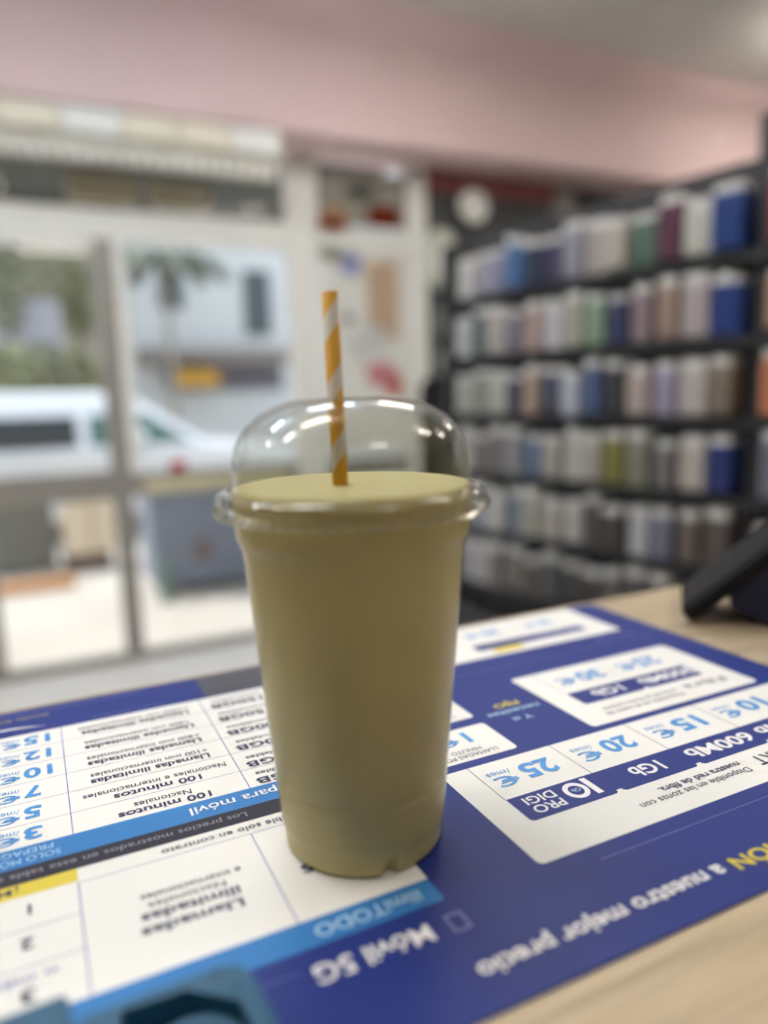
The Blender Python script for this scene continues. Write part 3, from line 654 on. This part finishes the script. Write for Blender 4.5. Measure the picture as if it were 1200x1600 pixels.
B('strip', (.46, 3.462, -.225), (1.15, 3.468, -.165), mat('pale_yellow_strip', (206, 200, 166), .6), yb)

# ------------------------------------------------------------------ ceiling light panels (out of view
M_lw = mat('warm_light_diffuser', (255, 246, 234), .5, emit=LAMP_W); M_lc = mat('cool_light_diffuser', (224, 240, 255), .5, emit=LAMP_W)
LP = [(-1.2, .75, 0), (-.25, .80, 0), (1.9, .0, 0), (3.1, .5, 0), (-.7, 1.7, 1), (.5, 1.75, 1), (-2.1, 1.6, 0), (1.5, 1.95, 0), (.4, -1.5, 0), (3.9, 2.4, 0)]
PLACE = ['far left of the counter', 'above the left half of the counter', 'above the right end of the counter', 'added to the right beyond the rack to light the bulkhead', 'before the glass door', 'before the middle window', 'near the far left wall', 'before the phone case rack', 'behind the counter', 'added in the far right corner to light the bulkhead']
for (x, y, cw), w_ in zip(LP, PLACE):
    o = empty('ceiling_light', (x, y, CEIL_Z)); tag(o, '%s rectangular ceiling light %s' % (['warm', 'cool white'][cw], w_), 'ceiling light', 'ceiling light panels')
    B('diffuser', (-.30, -.075, -.165), (.30, .075, -.130), [M_lw, M_lc][cw], o)
    bm = bmesh.new()
    for a, b in (((-.315, -.09, -.168), (.315, -.0755, -.140)), ((-.315, .0755, -.168), (.315, .09, -.140)), ((-.315, -.0755, -.168), (-.301, .0755, -.140)), ((.301, -.0755, -.168), (.315, .0755, -.140)), ((-.312, -.004, -.141), (-.304, .004, 0)), ((.304, -.004, -.141), (.312, .004, 0))): box(bm, a, b)
    link('frame', bm, M_white, o)

# ------------------------------------------------------------------ outside
GZ = -1.10
M_st = mat('sunlit_pale_paving', (204, 198, 188), .85, vary=.08, vscale=1.5)
structure('floor_outside', (-14, 3.56, GZ-.1), (22, 30, GZ), M_st)
# canopy over the shop front and two cream lamps under it
cn = empty('street_canopy', (0, 3.62, 1.0)); tag(cn, 'dark grey fabric canopy outside above the door and windows', 'canopy')
bm = bmesh.new(); prism(bm, [(0.0, .42), (1.3, .39), (1.3, .345), (1.28, .345), (1.28, .37), (0, .39)], 'x', -2.2, 1.9); link('fabric', bm, mat('grey_green_canopy', (72, 74, 68), .8), cn)
for i, (x0, x1, y0, y1) in enumerate(((105, 215, 276, 310), (235, 328, 290, 322))):
    a = atv(x0, y1, 4.25); b = atv(x1, y0, 4.25); lo = empty('sign_box', (0, 0, 0)); tag(lo, 'cream sign box under the canopy, %s one' % ['left', 'right'][i], 'sign', 'cream boxes under the canopy')
    B('face', (a.x, 4.25, a.z), (b.x, 4.33, b.z), mat('cream_sign_face', (176, 166, 138), .5), lo, bevel=.008)
    bm = bmesh.new()
    for xx in (a.x+.08, b.x-.08): tube(bm, [(xx, 4.29, b.z-.01), (xx, 4.29, 1.345)], .006, 8)
    link('hanger', bm, M_grey_al, lo)

# car parked along the street
cr = empty('parked_car', (0, 7.3, GZ)); tag(cr, 'silver white car parked in the street outside the door', 'car')
M_car = mat('silver_car_paint', (236, 239, 242), .3, metal=.1, coat=.5); M_cg = mat('dark_car_glass', (28, 34, 34), .08); M_tyre = mat('tyre_rubber', (24, 24, 24), .8)
bodyp = [(-2.5, .25), (2.55, .25), (2.72, .45), (2.66, .72), (2.3, .82), (1.62, .88), (.98, 1.33), (.6, 1.40), (-1.3, 1.42), (-2.1, 1.34), (-2.55, .88), (-2.65, .6)]
bm = bmesh.new(); prism(bm, bodyp, 'y', 0, 1.75)
for v in bm.verts:
    if v.co.z > .9: v.co.y += (.45 if v.co.y < .5 else -.45)*(v.co.z-.88)
o = link('bodywork', bm, M_car, cr); bv = o.modifiers.new('soft', 'BEVEL'); bv.width = .06; bv.segments = 4
for pts in ([(-1.95, .90), (-.95, .90), (-.95, 1.18), (-1.78, 1.18)], [(-.85, .90), (.42, .90), (.42, 1.18), (-.85, 1.18)], [(.52, .90), (1.45, .90), (1.04, 1.18), (.52, 1.18)]):
    bm = bmesh.new(); prism(bm, pts, 'y', -.012, .004)
    for v in bm.verts: v.co.y += .45*(v.co.z-.88)
    link('side_window', bm, M_cg if pts[0][0] < .5 else mat('green_tinted_car_glass', (70, 110, 98), .06), cr)
for x in (-1.6, 1.75):
    bm = bmesh.new(); lathe(bm, [(.20, -.10), (.30, -.11), (.32, 0), (.30, .11), (.20, .10)], 32, cap0=True, cap1=True); bmesh.ops.rotate(bm, verts=bm.verts, matrix=Matrix.Rotation(pi/2, 3, 'X')); bmesh.ops.translate(bm, verts=bm.verts, vec=(x, .08, .32)); wh = link('wheel', bm, M_tyre, cr)
    bm = bmesh.new(); lathe(bm, [(.19, -.01), (.17, .02)], 24, cap0=True, cap1=True); bmesh.ops.rotate(bm, verts=bm.verts, matrix=Matrix.Rotation(pi/2, 3, 'X')); bmesh.ops.translate(bm, verts=bm.verts, vec=(x, -.045, .32)); link('hubcap', bm, M_grey_al, wh)
bm = bmesh.new(); lathe(bm, [(.05, -.06), (.08, 0), (.05, .06)], 16, cap0=True, cap1=True); bmesh.ops.translate(bm, verts=bm.verts, vec=(.95, -.07, .98)); link('wing_mirror', bm, M_car, cr)

# things standing on the pavement just outside, seen through the lower glass
def pv(x, y): return atz(x, y, GZ)
g = atz(48, 897, GZ)
uc = empty('utility_cabinet', (g.x, g.y, GZ)); tag(uc, 'grey utility cabinet standing on the pavement outside the glass door', 'cabinet')
B('body', (-.46, 0, .03), (.20, .32, .56), mat('grey_green_metal', (116, 118, 110), .6, vary=.04), uc, bevel=.01); B('lid', (-.48, -.015, .56), (.22, .335, .60), mat('beige_metal', (176, 168, 150), .6), uc, bevel=.006)
g = atz(135, 893, GZ)
cr2 = empty('wooden_crate', (g.x, g.y, GZ)); tag(cr2, 'low dark brown wooden crate under the cream box outside', 'crate')
for k in range(3): B('slat', (-.15, -.006, .01+.045*k), (.20, .006, .045+.045*k), mat('brown_wood', (112, 92, 80), .7), cr2)
B('tray', (-.15, .006, .0), (.20, .26, .13), mat('brown_wood', (112, 92, 80), .7), cr2)
cb = empty('cardboard_box', (g.x+.04, g.y+.01, GZ+.137)); tag(cb, 'upright cream cardboard box standing on the brown crate outside', 'box')
B('carton', (-.17, 0, 0), (.23, .24, .60), mat('cream_cardboard', (232, 218, 192), .8), cb, bevel=.004); B('tape', (.01, -.003, .0), (.05, .0, .60), mat('brown_tape', (206, 186, 150), .5), cb)
g = atz(65, 925, GZ)
pk = B('plank', (-.34, 0, 0), (.22, .10, .075), mat('orange_wood', (206, 150, 96), .7), loc=(g.x, g.y, GZ+.001)); tag(pk, 'short orange wooden plank lying on the pavement before the grey cabinet', 'plank')
g = atz(315, 925, GZ)
bb = empty('street_container', (g.x, g.y, GZ)); tag(bb, 'large blue grey container standing on the pavement behind the cup', 'container')
B('tank', (-.30, 0, .06), (.52, .5, .68), mat('blue_grey_plastic', (130, 138, 154), .6, vary=.06), bb, bevel=.02); B('lid', (-.32, -.02, .68), (.54, .52, .72), mat('pale_blue_plastic', (150, 156, 168), .6), bb, bevel=.01)
for x in (-.22, .44): B('foot', (x-.04, .02, 0), (x+.04, .1, .06), M_tyre, bb)
B('brown_patch', (-.02, -.004, .22), (.08, 0, .36), mat('brown_sticker', (124, 104, 98), .6), bb)
g = atz(262, 940, GZ)
gp = empty('bollard', (g.x, g.y, GZ)); tag(gp, 'short grey green street bollard left of the blue grey container', 'bollard')
bm = bmesh.new(); lathe(bm, [(.05, 0), (.05, .02), (.032, .03), (.032, .24), (.036, .25), (.036, .28), (.02, .30)], 24, cap0=True, cap1=True); link('post', bm, mat('grey_green_paint', (104, 130, 116), .6), gp, smooth=True)

# white house across the street
hs = empty('white_house', (0, 14, GZ)); tag(hs, 'white rendered house with two dark windows across the street', 'house')
M_hw = mat('white_render', (196, 199, 198), .9, vary=.05, vscale=1)
def hx(x, y, v=14): p = atv(x, y, v); return p.x, p.z-GZ
x0 = hx(200, 450)[0]
B('facade', (x0, .06, 0), (9.5, 4, 6.2), M_hw, hs)
M_dg = mat('dark_window_glass', (62, 78, 80), .15); M_fr = mat('house_window_frame', (70, 84, 84), .6)
for nm, (a, b, c, d) in (('window', (250, 284, 425, 480)), ('window', (386, 420, 424, 522))):
    q0 = hx(a, d); q1 = hx(b, c); f = B(nm, (q0[0], .0, q0[1]), (q1[0], .059, q1[1]), M_fr, hs); B('pane', (q0[0]+.05, -.01, q0[1]+.05), (q1[0]-.05, -.001, q1[1]-.05), M_dg, f)
q0 = hx(215, 570); q1 = hx(440, 548)
B('ledge', (q0[0], -.5, q0[1]), (q1[0], .059, q1[1]), mat('grey_brown_ledge', (128, 120, 114), .8), hs)
q0 = hx(262, 612); q1 = hx(440, 572); B('shopfront', (q0[0], .0, q0[1]), (q1[0], .059, q1[1]), mat('dark_shopfront', (96, 92, 100), .5), hs)
q0 = hx(262, 590); q1 = hx(300, 562); B('shopfront_sign', (q0[0], -.06, q0[1]), (q1[0], -.001, q1[1]), mat('maroon_sign', (84, 58, 68), .6), hs)
aw = empty('shop_awning', (0, 13.3, GZ)); q0 = hx(278, 604, 13.3); q1 = hx(342, 576, 13.3)
tag(aw, 'mustard yellow shop awning across the street below the white house', 'awning')
bm = bmesh.new(); prism(bm, [(0, q0[1]), (.02, q0[1]), (.6, q1[1]+.05), (.6, q1[1]+.08), (0, q0[1]+.2)], 'x', q0[0], q1[0]); link('canvas', bm, mat('mustard_canvas', (196, 150, 60), .8), aw)
bl = empty('beige_house', (0, 15, GZ)); tag(bl, 'beige and green garden house across the street left of the door stile', 'house')
xl = hx(160, 450, 15)[0]
B('facade', (-8, .06, 0), (xl, 4, 6.2), mat('beige_grey_render', (176, 168, 154), .9, vary=.15, vscale=1.2), bl)
q0 = hx(20, 402, 15); q1 = hx(112, 372, 15); B('roof_strip', (q0[0], -.3, q0[1]), (q1[0], .059, q1[1]), mat('dusty_rose_tiles', (150, 116, 112), .8), bl)
q0 = hx(-40, 366, 15); q1 = hx(150, 330, 15); B('upper_band', (q0[0], -.1, q0[1]), (q1[0], .059, q1[1]), mat('pale_rose_render', (196, 188, 182), .9), bl)
q0 = hx(-60, 552, 12); q1 = hx(92, 470, 12)
pn = empty('grey_banner', (0, 12, GZ)); tag(pn, 'lavender grey banner board across the street seen through the door glass', 'banner')
B('board', (q0[0], 0, q0[1]), (q1[0], .04, q1[1]), mat('lavender_grey_board', (172, 172, 182), .7), pn)
for x in (q0[0]+.2, q1[0]-.2): B('leg', (x-.03, .04, 0), (x+.03, .1, q1[1]), M_grey_al, pn)

# leaf clouds for shrubs and the palm
def leaves(bm, c, rad, n, size, mi=0):
    for _ in range(n):
        while True:
            p = Vector([random.uniform(-1, 1) for _ in range(3)])
            if p.length < 1: break
        p = Vector((c[0]+p.x*rad[0], c[1]+p.y*rad[1], c[2]+p.z*rad[2]))
        a = Vector([random.uniform(-1, 1) for _ in range(3)]).normalized()*size; b = a.cross(Vector([random.uniform(-1, 1) for _ in range(3)])).normalized()*size*.5
        bm.faces.new([bm.verts.new(p-a), bm.verts.new(p+b), bm.verts.new(p+a), bm.verts.new(p-b)])
G1 = mat('green_leaves', (140, 142, 118), .7, vary=.3, vscale=3); G2 = mat('olive_leaves', (146, 148, 116), .7, vary=.3, vscale=3); G3 = mat('dark_leaves', (96, 102, 88), .7, vary=.3, vscale=3); GB = mat('bark', (96, 82, 66), .8)
def shrub(x, y, v, rx, rz_, m, label):
    p = atv(x, y, v); o = empty('shrub', (p.x, v, GZ)); tag(o, label, 'shrub'); h = p.z-GZ
    bm = bmesh.new(); leaves(bm, (0, 0, h), (rx, rx, rz_), 420, .09); link('foliage', bm, m, o)
    bm = bmesh.new(); tube(bm, [(0, 0, 0), (.03, 0, h*.5), (0, 0, h)], [.05, .04, .02], 8); link('stem', bm, GB, o)
shrub(8, 585, 9.6, .42, .35, G2, 'olive green shrub outside at the left edge behind the car'); shrub(60, 582, 10.5, .42, .38, G1, 'green shrub behind the car roof below the banner')
shrub(112, 580, 11.4, .42, .33, G2, 'light olive shrub behind the car nearest the door stile'); shrub(75, 425, 13.7, .75, .5, G1, 'green tree crown above the banner across the street')
shrub(5, 430, 11.4, .3, .9, G1, 'tall grey green shrub at the far left edge'); shrub(118, 470, 12.5, .25, .6, G2, 'pale shrub between the banner and the door stile')
p0 = atv(262, 520, 12); pm = empty('palm_tree', (p0.x, 12, GZ)); tag(pm, 'palm tree with spreading dark fronds before the white house', 'palm tree')
hh = atv(262, 408, 12).z-GZ
bm = bmesh.new(); tube(bm, [(0, 0, 0), (.05, 0, hh*.5), (0, 0, hh)], [.06, .05, .05], 12); link('trunk', bm, mat('pale_bark', (150, 142, 130), .9), pm)
for k in range(11):
    a = 2*pi*k/11+.2; L = 1.05; bm = bmesh.new(); pts = []
    for j in range(9):
        s = j/8; pts.append(Vector((math.cos(a)*L*s, math.sin(a)*L*s*.8, hh + .28*math.sin(s*2.2)-.45*s*s)))
    for j in range(8):
        d = Vector((-math.sin(a), math.cos(a), 0))*.16*(math.sin(pi*(j+1)/9.5)+.15); e = Vector((-math.sin(a), math.cos(a), 0))*.16*(math.sin(pi*(j)/9.5)+.1)
        dr_ = Vector((0, 0, -.08))
        bm.faces.new([bm.verts.new(x) for x in (pts[j]-e+dr_, pts[j], pts[j+1], pts[j+1]-d+dr_)]); bm.faces.new([bm.verts.new(x) for x in (pts[j]+e+dr_, pts[j], pts[j+1], pts[j+1]+d+dr_)])
    link('frond', bm, G3, pm)
